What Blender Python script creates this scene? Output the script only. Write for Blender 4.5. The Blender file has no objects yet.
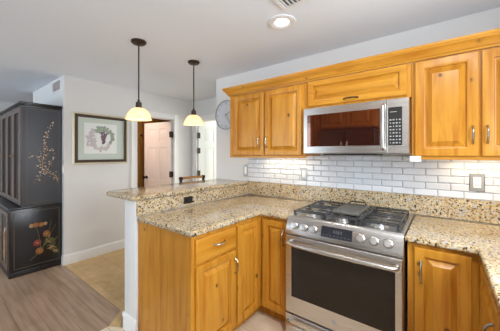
import bpy, bmesh, math, random
from mathutils import Vector, Matrix
random.seed(7)
R = math.radians
scene = bpy.context.scene
col = scene.collection

# ------------------------------------------------------------------ camera, world, lights, exposure
cam_d = bpy.data.cameras.new('camera')
cam = bpy.data.objects.new('camera', cam_d)
col.objects.link(cam)
cam.location = (0.9361, -2.3523, 1.3845)
cam.rotation_euler = (R(90), 0, R(37.5))
cam_d.sensor_width = 36.0
cam_d.lens = 36.0 * 250.23 / 500.0
cam_d.shift_y = -(165.5 - 154.16) / 500.0
cam_d.clip_start = 0.02
scene.camera = cam

w = bpy.data.worlds.new('daylight_sky')
scene.world = w
w.use_nodes = True
w.node_tree.nodes['Background'].inputs[0].default_value = (0.74, 0.88, 1.0, 1)
w.node_tree.nodes['Background'].inputs[1].default_value = 1.5

def area(name, loc, rot, sx, sy, power, color, spread=180):
    d = bpy.data.lights.new(name, 'AREA')
    d.shape = 'RECTANGLE'
    d.size, d.size_y = sx, sy
    d.energy = power
    d.color = color
    d.spread = R(spread)
    o = bpy.data.objects.new(name, d)
    o.location = loc
    o.rotation_euler = rot
    col.objects.link(o)
    return o

# daylight through the kitchen window (right wall) and the living-room glass doors (far side)
area('kitchen_window_daylight', (1.70, -1.70, 1.62), (0, R(90), 0), 0.95, 1.1, 27, (0.80, 0.91, 1.0))
area('living_window_daylight', (-3.2, -5.75, 1.25), (R(90), 0, 0), 3.6, 2.2, 50, (0.76, 0.89, 1.0))
area('bedroom_ceiling_light', (-3.2, -.55, 2.34), (0, 0, 0), 0.5, 0.5, 8.5, (1.0, 0.84, 0.74))  # added warm fill without a fixture, brightens door_1 and the wardrobe
area('den_window_daylight', (-1.3, 2.9, 1.4), (R(-90), 0, 0), 1.6, 1.6, 45, (0.97, 1.0, 0.95))  # added area light to brighten the room beyond door_2, no window there

scene.view_settings.view_transform = 'Standard'
scene.view_settings.look = 'None'
scene.view_settings.gamma = 1.0
scene.view_settings.use_curve_mapping = False
scene.view_settings.exposure = 0.62

# ------------------------------------------------------------------ material helpers
def srgb(r, g, b):
    def f(c):
        c /= 255.0
        return c / 12.92 if c <= 0.04045 else ((c + 0.055) / 1.055) ** 2.4
    return (f(r), f(g), f(b), 1)

def new_mat(name):
    m = bpy.data.materials.new(name)
    m.use_nodes = True
    return m, m.node_tree, m.node_tree.nodes['Principled BSDF']

def plain(name, c, rough=0.5, metal=0.0, spec=0.5, bump=0.0, bscale=60, coat=0.0):
    m, t, p = new_mat(name)
    p.inputs['Base Color'].default_value = c
    p.inputs['Roughness'].default_value = rough
    p.inputs['Metallic'].default_value = metal
    p.inputs['Specular IOR Level'].default_value = spec
    p.inputs['Coat Weight'].default_value = coat
    n = t.nodes.new('ShaderNodeTexNoise')
    n.inputs['Scale'].default_value = bscale
    n.inputs['Detail'].default_value = 4
    tc = t.nodes.new('ShaderNodeTexCoord')
    t.links.new(tc.outputs['Object'], n.inputs['Vector'])
    mr = t.nodes.new('ShaderNodeMapRange')
    mr.inputs['To Min'].default_value = max(0.0, rough - 0.05)
    mr.inputs['To Max'].default_value = min(1.0, rough + 0.05)
    t.links.new(n.outputs['Fac'], mr.inputs['Value'])
    t.links.new(mr.outputs['Result'], p.inputs['Roughness'])
    if bump > 0:
        b = t.nodes.new('ShaderNodeBump')
        b.inputs['Strength'].default_value = bump
        b.inputs['Distance'].default_value = 0.002
        t.links.new(n.outputs['Fac'], b.inputs['Height'])
        t.links.new(b.outputs['Normal'], p.inputs['Normal'])
    return m

def ramp(t, stops):
    r = t.nodes.new('ShaderNodeValToRGB')
    e = r.color_ramp.elements
    while len(e) > 1:
        e.remove(e[0])
    e[0].position, e[0].color = stops[0]
    for pos, c in stops[1:]:
        q = e.new(pos)
        q.color = c
    return r

def mixc(t, fac, a, b, mode='MIX'):
    m = t.nodes.new('ShaderNodeMix')
    m.data_type = 'RGBA'
    m.blend_type = mode
    for s, v in ((m.inputs[0], fac), (m.inputs[6], a), (m.inputs[7], b)):
        if hasattr(v, 'is_linked'):
            t.links.new(v, s)
        else:
            s.default_value = v
    return m.outputs[2]

def wood(name, base, dark, axis='z', knots=True, rough=0.28, knot_dark=(0.10, 0.035, 0.008, 1)):
    m, t, p = new_mat(name)
    tc = t.nodes.new('ShaderNodeTexCoord')
    mp = t.nodes.new('ShaderNodeMapping')
    s = {'x': (1.2, 16, 16), 'y': (16, 1.2, 16), 'z': (16, 16, 1.2)}[axis]
    mp.inputs['Scale'].default_value = s
    t.links.new(tc.outputs['Object'], mp.inputs['Vector'])
    n = t.nodes.new('ShaderNodeTexNoise')
    n.inputs['Scale'].default_value = 1.6
    n.inputs['Detail'].default_value = 7
    n.inputs['Distortion'].default_value = 0.6
    t.links.new(mp.outputs['Vector'], n.inputs['Vector'])
    r = ramp(t, [(0.3, dark), (0.55, base), (0.8, tuple(min(1, c * 1.12) for c in base[:3]) + (1,))])
    t.links.new(n.outputs['Fac'], r.inputs['Fac'])
    out = r.outputs['Color']
    big = t.nodes.new('ShaderNodeTexNoise')
    big.inputs['Scale'].default_value = 2.2
    t.links.new(tc.outputs['Object'], big.inputs['Vector'])
    br = ramp(t, [(0.35, (0.90, 0.86, 0.80, 1)), (0.65, (1, 1, 1, 1))])
    t.links.new(big.outputs['Fac'], br.inputs['Fac'])
    out = mixc(t, 1.0, out, br.outputs['Color'], 'MULTIPLY')
    if knots:
        mk = t.nodes.new('ShaderNodeMapping')
        mk.inputs['Scale'].default_value = {'x': (0.75, 1, 1), 'y': (1, .75, 1), 'z': (1, 1, .75)}[axis]
        t.links.new(tc.outputs['Object'], mk.inputs['Vector'])
        v = t.nodes.new('ShaderNodeTexVoronoi')
        v.inputs['Scale'].default_value = 7.5
        v.inputs['Randomness'].default_value = 1.0
        t.links.new(mk.outputs['Vector'], v.inputs['Vector'])
        kr = ramp(t, [(0.04, (1, 1, 1, 1)), (0.07, (0.75, .75, .75, 1)), (0.095, (0.22, .22, .22, 1)), (0.15, (0, 0, 0, 1))])
        sepk = t.nodes.new('ShaderNodeSeparateColor')
        t.links.new(v.outputs['Color'], sepk.inputs[0])
        dn = t.nodes.new('ShaderNodeTexNoise')
        dn.inputs['Scale'].default_value = 45
        t.links.new(tc.outputs['Object'], dn.inputs['Vector'])
        ma = t.nodes.new('ShaderNodeMath')
        ma.operation = 'MULTIPLY_ADD'
        ma.inputs[1].default_value = 0.065
        t.links.new(sepk.outputs[0], ma.inputs[0])
        t.links.new(v.outputs['Distance'], ma.inputs[2])
        mb = t.nodes.new('ShaderNodeMath')
        mb.operation = 'MULTIPLY_ADD'
        mb.inputs[1].default_value = 0.09
        t.links.new(dn.outputs['Fac'], mb.inputs[0])
        t.links.new(ma.outputs[0], mb.inputs[2])
        sb = t.nodes.new('ShaderNodeMath')
        sb.operation = 'SUBTRACT'
        sb.inputs[1].default_value = 0.06
        t.links.new(mb.outputs[0], sb.inputs[0])
        t.links.new(sb.outputs[0], kr.inputs['Fac'])
        out = mixc(t, kr.outputs['Color'], out, knot_dark)
    t.links.new(out, p.inputs['Base Color'])
    p.inputs['Roughness'].default_value = rough
    p.inputs['Specular IOR Level'].default_value = 0.28
    b = t.nodes.new('ShaderNodeBump')
    b.inputs['Strength'].default_value = 0.06
    b.inputs['Distance'].default_value = 0.002
    t.links.new(n.outputs['Fac'], b.inputs['Height'])
    t.links.new(b.outputs['Normal'], p.inputs['Normal'])
    return m

def granite(name):
    m, t, p = new_mat(name)
    tc = t.nodes.new('ShaderNodeTexCoord')
    n1 = t.nodes.new('ShaderNodeTexNoise')
    n1.inputs['Scale'].default_value = 80
    n1.inputs['Detail'].default_value = 5
    n1.inputs['Roughness'].default_value = 0.7
    t.links.new(tc.outputs['Object'], n1.inputs['Vector'])
    r1 = ramp(t, [(0.35, srgb(112, 86, 56)), (0.43, srgb(172, 142, 98)), (0.50, srgb(202, 182, 146)),
                  (0.58, srgb(214, 198, 164)), (0.68, srgb(222, 214, 198))])
    t.links.new(n1.outputs['Fac'], r1.inputs['Fac'])
    n2 = t.nodes.new('ShaderNodeTexNoise')
    n2.inputs['Scale'].default_value = 7
    n2.inputs['Detail'].default_value = 3
    t.links.new(tc.outputs['Object'], n2.inputs['Vector'])
    r2 = ramp(t, [(0.35, (0.78, 0.70, 0.58, 1)), (0.6, (1, 1, 1, 1))])
    t.links.new(n2.outputs['Fac'], r2.inputs['Fac'])
    c = mixc(t, 0.8, r1.outputs['Color'], r2.outputs['Color'], 'MULTIPLY')
    v = t.nodes.new('ShaderNodeTexVoronoi')
    v.inputs['Scale'].default_value = 105
    t.links.new(tc.outputs['Object'], v.inputs['Vector'])
    sep = t.nodes.new('ShaderNodeSeparateColor')
    t.links.new(v.outputs['Color'], sep.inputs[0])
    k = ramp(t, [(0.0, (1, 1, 1, 1)), (0.115, (1, 1, 1, 1)), (0.125, (0, 0, 0, 1))])
    t.links.new(sep.outputs[0], k.inputs['Fac'])
    c = mixc(t, k.outputs['Color'], c, srgb(78, 64, 52))
    k2 = ramp(t, [(0.0, (1, 1, 1, 1)), (0.115, (1, 1, 1, 1)), (0.125, (0, 0, 0, 1))])
    t.links.new(sep.outputs[1], k2.inputs['Fac'])
    c = mixc(t, k2.outputs['Color'], c, srgb(178, 176, 172))
    t.links.new(c, p.inputs['Base Color'])
    p.inputs['Roughness'].default_value = 0.10
    p.inputs['Specular IOR Level'].default_value = 0.5
    return m

def steel(name, c=(0.60, 0.58, 0.56, 1), rough=0.28, axis='x'):
    m, t, p = new_mat(name)
    tc = t.nodes.new('ShaderNodeTexCoord')
    mp = t.nodes.new('ShaderNodeMapping')
    mp.inputs['Scale'].default_value = {'x': (3, 400, 400), 'z': (400, 400, 3)}[axis]
    t.links.new(tc.outputs['Object'], mp.inputs['Vector'])
    n = t.nodes.new('ShaderNodeTexNoise')
    n.inputs['Scale'].default_value = 1
    t.links.new(mp.outputs['Vector'], n.inputs['Vector'])
    mr = t.nodes.new('ShaderNodeMapRange')
    mr.inputs['To Min'].default_value = rough - 0.06
    mr.inputs['To Max'].default_value = rough + 0.08
    t.links.new(n.outputs['Fac'], mr.inputs['Value'])
    t.links.new(mr.outputs['Result'], p.inputs['Roughness'])
    p.inputs['Base Color'].default_value = c
    p.inputs['Metallic'].default_value = 1.0
    return m

def emit(name, c, strength, base=None):
    m, t, p = new_mat(name)
    p.inputs['Base Color'].default_value = base or c
    p.inputs['Emission Color'].default_value = c
    p.inputs['Emission Strength'].default_value = strength
    p.inputs['Roughness'].default_value = 0.4
    return m

def floor_planks(name):
    m, t, p = new_mat(name)
    tc = t.nodes.new('ShaderNodeTexCoord')
    mp = t.nodes.new('ShaderNodeMapping')
    t.links.new(tc.outputs['Object'], mp.inputs['Vector'])
    b = t.nodes.new('ShaderNodeTexBrick')
    b.inputs['Scale'].default_value = 1.0
    b.inputs['Brick Width'].default_value = 1.2
    b.inputs['Row Height'].default_value = 0.15
    b.inputs['Mortar Size'].default_value = 0.0015
    b.inputs['Color1'].default_value = srgb(182, 152, 126)
    b.inputs['Color2'].default_value = srgb(166, 136, 112)
    b.inputs['Mortar'].default_value = srgb(112, 84, 68)
    t.links.new(mp.outputs['Vector'], b.inputs['Vector'])
    m2 = t.nodes.new('ShaderNodeMapping')
    m2.inputs['Scale'].default_value = (1.5, 22, 1)
    t.links.new(tc.outputs['Object'], m2.inputs['Vector'])
    n = t.nodes.new('ShaderNodeTexNoise')
    n.inputs['Scale'].default_value = 1.5
    n.inputs['Detail'].default_value = 6
    t.links.new(m2.outputs['Vector'], n.inputs['Vector'])
    r = ramp(t, [(0.35, (0.72, 0.69, 0.66, 1)), (0.6, (1, 1, 1, 1))])
    t.links.new(n.outputs['Fac'], r.inputs['Fac'])
    c = mixc(t, 1.0, b.outputs['Color'], r.outputs['Color'], 'MULTIPLY')
    t.links.new(c, p.inputs['Base Color'])
    p.inputs['Roughness'].default_value = 0.42
    return m

def floor_tiles(name, ca, cb, cm):
    m, t, p = new_mat(name)
    tc = t.nodes.new('ShaderNodeTexCoord')
    mp = t.nodes.new('ShaderNodeMapping')
    mp.inputs['Rotation'].default_value = (0, 0, R(0))
    mp.inputs['Location'].default_value = (0.08, 0.12, 0)
    t.links.new(tc.outputs['Object'], mp.inputs['Vector'])
    b = t.nodes.new('ShaderNodeTexBrick')
    b.offset = 0.0
    b.inputs['Scale'].default_value = 1.0
    b.inputs['Brick Width'].default_value = 0.33
    b.inputs['Row Height'].default_value = 0.33
    b.inputs['Mortar Size'].default_value = 0.003
    b.inputs['Mortar Smooth'].default_value = 0.3
    b.inputs['Color1'].default_value = ca
    b.inputs['Color2'].default_value = cb
    b.inputs['Mortar'].default_value = cm
    t.links.new(mp.outputs['Vector'], b.inputs['Vector'])
    n = t.nodes.new('ShaderNodeTexNoise')
    n.inputs['Scale'].default_value = 6
    n.inputs['Detail'].default_value = 6
    n.inputs['Distortion'].default_value = 1.0
    t.links.new(tc.outputs['Object'], n.inputs['Vector'])
    r = ramp(t, [(0.3, (0.82, 0.77, 0.68, 1)), (0.6, (1, 1, 1, 1))])
    t.links.new(n.outputs['Fac'], r.inputs['Fac'])
    c = mixc(t, 1.0, b.outputs['Color'], r.outputs['Color'], 'MULTIPLY')
    t.links.new(c, p.inputs['Base Color'])
    p.inputs['Roughness'].default_value = 0.4
    return m

PINE = srgb(202, 142, 50)
PINE_D = srgb(178, 112, 30)
M = {}
M['wall'] = plain('painted_wall', srgb(226, 224, 222), 0.75, bump=0.08, bscale=90)
M['ceiling'] = plain('painted_ceiling', srgb(232, 237, 245), 0.85, bump=0.1, bscale=80)  # slight blue in the base colour offsets warm bounced light
M['trim'] = plain('white_trim_paint', srgb(238, 236, 234), 0.4)
M['plank'] = floor_planks('wood_look_planks')
M['tile'] = floor_tiles('pale_floor_tile', srgb(238, 220, 196), srgb(230, 210, 184), srgb(186, 172, 150))
M['tile_hall'] = floor_tiles('tan_floor_tile', srgb(214, 180, 128), srgb(204, 168, 114), srgb(184, 150, 104))
M['pine'] = wood('knotty_pine_upright', PINE, PINE_D, 'z')
M['pine_x'] = wood('knotty_pine_along_wall', PINE, PINE_D, 'x')
M['pine_y'] = wood('knotty_pine_along_peninsula', PINE, PINE_D, 'y')
M['granite'] = granite('speckled_granite')
M['steel'] = steel('brushed_stainless')
M['steel_dark'] = steel('dark_stainless', (0.16, 0.15, 0.145, 1), 0.22, 'z')
M['steel_z'] = steel('brushed_stainless_upright', axis='z')
M['nickel'] = plain('satin_nickel', (0.46, 0.42, 0.36, 1), 0.25, 1.0)
M['glass_black'] = plain('black_glass', (0.012, 0.010, 0.010, 1), 0.03, 0.0, 0.9)
M['glass_oven'] = plain('dark_oven_glass', (0.012, 0.008, 0.005, 1), 0.08, 0.0, 0.4)
M['micro_glass'] = plain('dark_microwave_glass', (0.020, 0.006, 0.005, 1), 0.03, 0.0, 1.0)
M['micro_glass'].node_tree.nodes['Principled BSDF'].inputs['Specular Tint'].default_value = (1.0, 0.55, 0.42, 1)
M['micro_glass'].node_tree.nodes['Principled BSDF'].inputs['IOR'].default_value = 1.9
M['black'] = plain('black_plastic', (0.012, 0.012, 0.013, 1), 0.4)
M['iron'] = plain('cast_iron', (0.045, 0.045, 0.047, 1), 0.25, bump=0.2, bscale=200)
M['griddle'] = plain('seasoned_griddle', (0.16, 0.155, 0.14, 1), 0.4, 0.5)
M['enamel'] = plain('dark_cooktop_enamel', (0.42, 0.41, 0.40, 1), 0.3, 0.9)
M['alu'] = plain('burner_aluminium', (0.75, 0.75, 0.74, 1), 0.3, 0.9)
M['bronze'] = plain('dark_bronze', srgb(66, 52, 42), 0.4, 0.7)
M['white_plastic'] = plain('white_plastic', srgb(240, 240, 238), 0.35)
M['plate'] = plain('satin_metal_plate', (0.36, 0.35, 0.34, 1), 0.35, 0.8)
M['grey_mark'] = plain('pale_grey_print', srgb(168, 170, 172), 0.4)
M['vent_white'] = plain('vent_paint', srgb(232, 232, 234), 0.45)
M['vent_red'] = plain('vent_interior', srgb(150, 126, 120), 0.8)
M['lacquer'] = plain('charcoal_lacquer', srgb(74, 75, 81), 0.5, 0.0, 0.6)
M['lacquer_black'] = plain('black_lacquer', srgb(26, 22, 22), 0.3, 0.0, 0.6)
M['lacquer_brown'] = plain('brown_lacquer_frame', srgb(82, 64, 54), 0.35)
M['door_panel_dark'] = plain('dark_lattice_panel', srgb(34, 24, 21), 0.4)
M['gold'] = plain('gold_paint', srgb(170, 136, 92), 0.45, 0.2)
M['blossom'] = plain('blossom_paint', srgb(222, 202, 186), 0.5)
M['red_paint'] = plain('red_flower_paint', srgb(138, 52, 46), 0.5)
M['orange_paint'] = plain('orange_flower_paint', srgb(150, 92, 42), 0.5)
M['green_paint'] = plain('leaf_paint', srgb(98, 92, 48), 0.5)
M['line_paint'] = plain('thin_line_paint', srgb(112, 98, 82), 0.5)
M['frame_gold'] = plain('pale_gold_frame', srgb(220, 210, 184), 0.35, 0.3)
M['frame_dark'] = plain('dark_brown_frame', srgb(72, 54, 40), 0.4)
M['mat_green'] = plain('sage_mat_board', srgb(206, 214, 204), 0.8)
M['paper'] = plain('print_paper', srgb(236, 236, 234), 0.8)
M['grape'] = plain('grape_ink', srgb(120, 98, 110), 0.8)
M['mauve'] = plain('mauve_ink', srgb(206, 196, 196), 0.8)
M['leaf_ink'] = plain('leaf_ink', srgb(158, 170, 152), 0.8)
M['hall_door'] = plain('hall_door_paint', srgb(236, 222, 212), 0.45)  # white door; the pink of warm light is mixed into its colour
M['hall_door_cool'] = plain('white_door_paint', srgb(238, 240, 234), 0.45)  # white door again, tinted for the cooler light at the hall end
M['closet_wood'] = wood('golden_brown_wood', srgb(136, 96, 48), srgb(112, 76, 36), 'z')
M['stool_wood'] = wood('light_oak', srgb(196, 142, 84), srgb(172, 116, 62), 'y', knots=False)
M['stool_metal'] = plain('dark_stool_metal', srgb(58, 42, 34), 0.45, 0.6)
M['leather'] = plain('brown_seat_leather', srgb(92, 62, 44), 0.5)
M['grout'] = plain('grey_grout', srgb(170, 170, 173), 0.9)
M['subway'] = plain('glazed_white_tile', srgb(222, 224, 229), 0.12, 0.0, 0.5)
M['clock_glass'] = plain('silver_clock_rim', srgb(176, 182, 190), 0.25, 0.6)
M['clock_face'] = plain('pale_clock_face', srgb(206, 210, 216), 0.25)
M['clock_mark'] = plain('clock_marks', srgb(150, 148, 150), 0.5)
M['duct_dark'] = plain('dark_duct', srgb(110, 108, 108), 0.8)
M['can_glow'] = emit('lit_lens', (1.0, 0.95, 0.86, 1), 6.0)
M['led'] = emit('warm_led_strip', (1.0, 0.86, 0.62, 1), 3.0)
M['digits'] = emit('lit_digits', (0.55, 0.65, 0.75, 1), 0.02, (.07,.07,.08,1))
M['display'] = plain('smoky_display_glass', (0.025, 0.026, 0.032, 1), 0.2)
M['shadow_gap'] = plain('dark_toe_recess', srgb(92, 54, 26), 0.7)

def shade_mat():
    m, t, p = new_mat('alabaster_glass_shade')
    tc = t.nodes.new('ShaderNodeTexCoord')
    n = t.nodes.new('ShaderNodeTexNoise')
    n.inputs['Scale'].default_value = 14
    n.inputs['Detail'].default_value = 4
    n.inputs['Distortion'].default_value = 1.5
    t.links.new(tc.outputs['Object'], n.inputs['Vector'])
    r = ramp(t, [(0.35, (1.0, 0.74, 0.42, 1)), (0.65, (1.0, 0.88, 0.66, 1))])
    t.links.new(n.outputs['Fac'], r.inputs['Fac'])
    t.links.new(r.outputs['Color'], p.inputs['Base Color'])
    t.links.new(r.outputs['Color'], p.inputs['Emission Color'])
    p.inputs['Emission Strength'].default_value = 0.35
    p.inputs['Roughness'].default_value = 0.3
    tr = t.nodes.new('ShaderNodeBsdfTranslucent')
    t.links.new(r.outputs['Color'], tr.inputs['Color'])
    mx = t.nodes.new('ShaderNodeMixShader')
    mx.inputs[0].default_value = 0.5
    out = t.nodes['Material Output']
    t.links.new(p.outputs[0], mx.inputs[1])
    t.links.new(tr.outputs[0], mx.inputs[2])
    t.links.new(mx.outputs[0], out.inputs[0])
    return m
M['shade'] = shade_mat()

# ------------------------------------------------------------------ mesh helpers (world coordinates unless said)
class MB:
    def __init__(self):
        self.bm = bmesh.new()

    def _add(self, b, mat):
        for f in b.faces:
            f.material_index = mat
        bmesh.ops.recalc_face_normals(b, faces=b.faces[:])
        me = bpy.data.meshes.new('tmp')
        b.to_mesh(me)
        b.free()
        self.bm.from_mesh(me)
        bpy.data.meshes.remove(me)

    def box(self, x0, x1, y0, y1, z0, z1, bev=0.0, seg=2, mat=0, mtx=None):
        b = bmesh.new()
        bmesh.ops.create_cube(b, size=1.0)
        for v in b.verts:
            v.co = Vector(((x0 + x1) / 2 + v.co.x * (x1 - x0), (y0 + y1) / 2 + v.co.y * (y1 - y0), (z0 + z1) / 2 + v.co.z * (z1 - z0)))
        if bev > 0:
            bmesh.ops.bevel(b, geom=b.edges[:], offset=bev, segments=seg, affect='EDGES', profile=0.5)
        if mtx is not None:
            bmesh.ops.transform(b, matrix=mtx, verts=b.verts[:])
        self._add(b, mat)
        return self

    def prism(self, poly, z0, z1, bev=0.0, seg=3, mat=0):
        b = bmesh.new()
        lo = [b.verts.new((x, y, z0)) for x, y in poly]
        hi = [b.verts.new((x, y, z1)) for x, y in poly]
        n = len(poly)
        b.faces.new(lo)
        b.faces.new(hi)
        for i in range(n):
            b.faces.new((lo[i], lo[(i + 1) % n], hi[(i + 1) % n], hi[i]))
        bmesh.ops.recalc_face_normals(b, faces=b.faces[:])
        if bev > 0:
            es = [e for e in b.edges if abs(e.verts[0].co.z - e.verts[1].co.z) < 1e-6]
            bmesh.ops.bevel(b, geom=es, offset=bev, segments=seg, affect='EDGES', profile=0.5)
        self._add(b, mat)
        return self

    def profile(self, pts, u0, u1, fn, mat=0):
        """extrude a closed profile of (a, b) along u; fn(u, a, b) -> xyz"""
        b = bmesh.new()
        A = [b.verts.new(fn(u0, *q)) for q in pts]
        B = [b.verts.new(fn(u1, *q)) for q in pts]
        n = len(pts)
        b.faces.new(A)
        b.faces.new(B)
        for i in range(n):
            b.faces.new((A[i], A[(i + 1) % n], B[(i + 1) % n], B[i]))
        self._add(b, mat)
        return self

    def rings(self, face, n0, u0, u1, v0, v1, rings, back=0.0, mat=0, cap_mat=None):
        """raised-panel slab: nested rectangles (inset, height) from the back face outwards"""
        P = {'front': lambda u, v, n: (u, n0 - n, v), 'right': lambda u, v, n: (n0 + n, u, v),
             'left': lambda u, v, n: (n0 - n, u, v), 'back': lambda u, v, n: (u, n0 + n, v),
             'up': lambda u, v, n: (u, v, n0 + n), 'down': lambda u, v, n: (u, v, n0 - n)}[face]
        b = bmesh.new()
        prev = None
        allr = [(0.0, back)] + list(rings)
        for i, (ins, h) in enumerate(allr):
            cur = [b.verts.new(P(u, v, h)) for u, v in ((u0 + ins, v0 + ins), (u1 - ins, v0 + ins), (u1 - ins, v1 - ins), (u0 + ins, v1 - ins))]
            if prev is None:
                b.faces.new(cur)
            else:
                for k in range(4):
                    b.faces.new((prev[k], prev[(k + 1) % 4], cur[(k + 1) % 4], cur[k]))
            prev = cur
        cap = b.faces.new(prev)
        bmesh.ops.recalc_face_normals(b, faces=b.faces[:])
        for f in b.faces:
            f.material_index = mat
        if cap_mat is not None:
            cap.material_index = cap_mat
        me = bpy.data.meshes.new('tmp')
        b.to_mesh(me)
        b.free()
        self.bm.from_mesh(me)
        bpy.data.meshes.remove(me)
        return self

    def tube(self, pts, r, seg=10, mat=0, closed=False):
        pts = [Vector(q) for q in pts]
        rr = r if isinstance(r, (list, tuple)) else [r] * len(pts)
        b = bmesh.new()
        loops = []
        n = len(pts)
        ref = None
        for i, q in enumerate(pts):
            if closed:
                d = (pts[(i + 1) % n] - pts[i - 1]).normalized()
            else:
                d = (pts[min(i + 1, n - 1)] - pts[max(i - 1, 0)]).normalized()
            if ref is None:
                ref = Vector((0, 0, 1)) if abs(d.z) < 0.9 else Vector((1, 0, 0))
            s = d.cross(ref).normalized()
            ref = s.cross(d).normalized()
            loops.append([b.verts.new(q + (s * math.cos(a) + ref * math.sin(a)) * rr[i]) for a in [2 * math.pi * k / seg for k in range(seg)]])
        rng = range(n) if closed else range(n - 1)
        for i in rng:
            A, B = loops[i], loops[(i + 1) % n]
            for k in range(seg):
                b.faces.new((A[k], A[(k + 1) % seg], B[(k + 1) % seg], B[k]))
        if not closed:
            b.faces.new(loops[0])
            b.faces.new(loops[-1])
        self._add(b, mat)
        return self

    def lathe(self, prof, origin, axis=(0, 0, 1), seg=32, mat=0, closed=True):
        """prof: (radius, height) pairs along axis from origin"""
        b = bmesh.new()
        ax = Vector(axis).normalized()
        q = Vector((0, 0, 1)).rotation_difference(ax)
        o = Vector(origin)
        loops = []
        for r_, h in prof:
            if r_ < 1e-6:
                loops.append([b.verts.new(o + q @ Vector((0, 0, h)))])
            else:
                loops.append([b.verts.new(o + q @ Vector((r_ * math.cos(2 * math.pi * k / seg), r_ * math.sin(2 * math.pi * k / seg), h))) for k in range(seg)])
        for A, B in zip(loops[:-1], loops[1:]):
            for k in range(seg):
                a = A if len(A) == 1 else [A[k], A[(k + 1) % seg]]
                c = B if len(B) == 1 else [B[(k + 1) % seg], B[k]]
                if len(a) + len(c) >= 3:
                    b.faces.new(a + c)
        if closed:
            for L in (loops[0], loops[-1]):
                if len(L) > 1:
                    b.faces.new(L)
        self._add(b, mat)
        return self

    def disc(self, c, r, normal, mat=0, seg=10, th=0.0015, sx=1.0, sy=1.0, rot=0.0):
        b = bmesh.new()
        q = Vector((0, 0, 1)).rotation_difference(Vector(normal))
        lo, hi = [], []
        for k in range(seg):
            a = 2 * math.pi * k / seg
            x, y = r * sx * math.cos(a), r * sy * math.sin(a)
            x, y = x * math.cos(rot) - y * math.sin(rot), x * math.sin(rot) + y * math.cos(rot)
            lo.append(b.verts.new(Vector(c) + q @ Vector((x, y, 0))))
            hi.append(b.verts.new(Vector(c) + q @ Vector((x * .9, y * .9, th))))
        b.faces.new(lo)
        b.faces.new(hi)
        for k in range(seg):
            b.faces.new((lo[k], lo[(k + 1) % seg], hi[(k + 1) % seg], hi[k]))
        self._add(b, mat)
        return self

def build(name, mb, mats, parent=None, local=False):
    me = bpy.data.meshes.new(name)
    bm = mb.bm
    if not isinstance(mats, (list, tuple)):
        mats = [mats]
    off = Vector((0, 0, 0))
    if parent is None and not local:
        xs = [v.co for v in bm.verts]
        off = Vector(((min(v.x for v in xs) + max(v.x for v in xs)) / 2, (min(v.y for v in xs) + max(v.y for v in xs)) / 2, min(v.z for v in xs)))
    elif parent is not None and not local:
        q = parent
        off = Vector((0, 0, 0))
        while q is not None:
            off += q.location
            q = q.parent
    bmesh.ops.translate(bm, verts=bm.verts[:], vec=-off)
    bm.to_mesh(me)
    bm.free()
    for m in mats:
        me.materials.append(m)
    me.polygons.foreach_set('use_smooth', [True] * len(me.polygons))
    me.set_sharp_from_angle(angle=R(32))
    o = bpy.data.objects.new(name, me)
    col.objects.link(o)
    if parent is not None:
        o.parent = parent
    else:
        o.location = off
    return o

def tag(o, label, cat, group=None):
    o['label'] = label
    o['category'] = cat
    if group:
        o['group'] = group
    return o

def thing(name, loc, label, cat, group=None, rz=0.0):
    o = bpy.data.objects.new(name, None)
    o.empty_display_size = 0.1
    o.location = loc
    o.rotation_euler = (0, 0, rz)
    col.objects.link(o)
    return tag(o, label, cat, group)

def struct(name, mb, mat, label=None, parent=None, local=False):
    o = build(name, mb, mat, parent, local)
    if parent is None:
        o['kind'] = 'structure'
        o['label'] = label or name.replace('_', ' ')
    return o

def copy_tree(o, parent=None):
    c = o.copy()
    col.objects.link(c)
    c.parent = parent
    for ch in list(o.children):
        copy_tree(ch, c)
    return c

# ------------------------------------------------------------------ room shell
H = 2.37
XL = -2.80            # wall with the framed picture
YF = 0.722            # far wall with the second door
XW = -1.43            # left end of the kitchen's tiled wall
XR = 1.74             # right wall
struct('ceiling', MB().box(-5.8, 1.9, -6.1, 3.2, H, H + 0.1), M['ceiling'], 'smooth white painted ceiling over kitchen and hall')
struct('floor_kitchen', MB().prism([(-1.19, -6.1), (1.9, -6.1), (1.9, .12), (-1.0, .12), (-1.0, -1.33), (-1.19, -1.45)], -0.08, 0.0), M['tile'], 'pale stone tile floor of the kitchen')
struct('floor_hall', MB().prism([(-1.0, -1.33), (-1.0, .12), (1.9, .12), (1.9, 3.2), (-5.8, 3.2), (-5.8, -1.29), (-1.32, -1.29), (-1.19, -1.45)], -0.08, 0.0), M['tile_hall'], 'tan stone tile floor of the hall behind the bar')
struct('floor_wood', MB().prism([(-5.8, -6.1), (-1.19, -6.1), (-1.19, -1.45), (-1.32, -1.29), (-5.8, -1.29)], -0.08, 0.0), M['plank'], 'greyish brown wood plank floor at the lower left')
struct('wall_back', MB().box(XW, XR + .12, 0, 0.12, 0, H), M['wall'], 'white wall behind the range and upper cabinets')
struct('wall_return', MB().box(XW, XW + .1, 0.12, YF, 0, H), M['wall'], 'white return wall behind the kitchen')
wl = MB()
wl.box(XL - .12, XL, -1.29, -0.35, 0, H).box(XL - .12, XL, 0.323, YF, 0, H).box(XL - .12, XL, -0.35, 0.323, 1.985, H)
struct('wall_left', wl, M['wall'], 'pale wall carrying the framed picture and first white door')
wf = MB()
wf.box(XL - .12, -2.66, YF, YF + .12, 0, H).box(-1.88, XW + .1, YF, YF + .12, 0, H).box(-2.66, -1.88, YF, YF + .12, 1.985, H)
struct('wall_far', wf, M['wall'], 'hall end wall with the second white door')
struct('wall_vent', MB().box(-4.255, XL - .12, -1.29, -1.17, 0, H), M['wall'], 'short wall above and behind the black cabinet')
struct('wall_west', MB().box(-5.8, -5.6, -6.1, 3.2, 0, H), M['wall'], 'far living room wall at left')
struct('wall_north', MB().box(-5.6, 1.86, 3.0, 3.2, 0, H), M['wall'], 'wall of the rooms beyond the doors')
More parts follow.
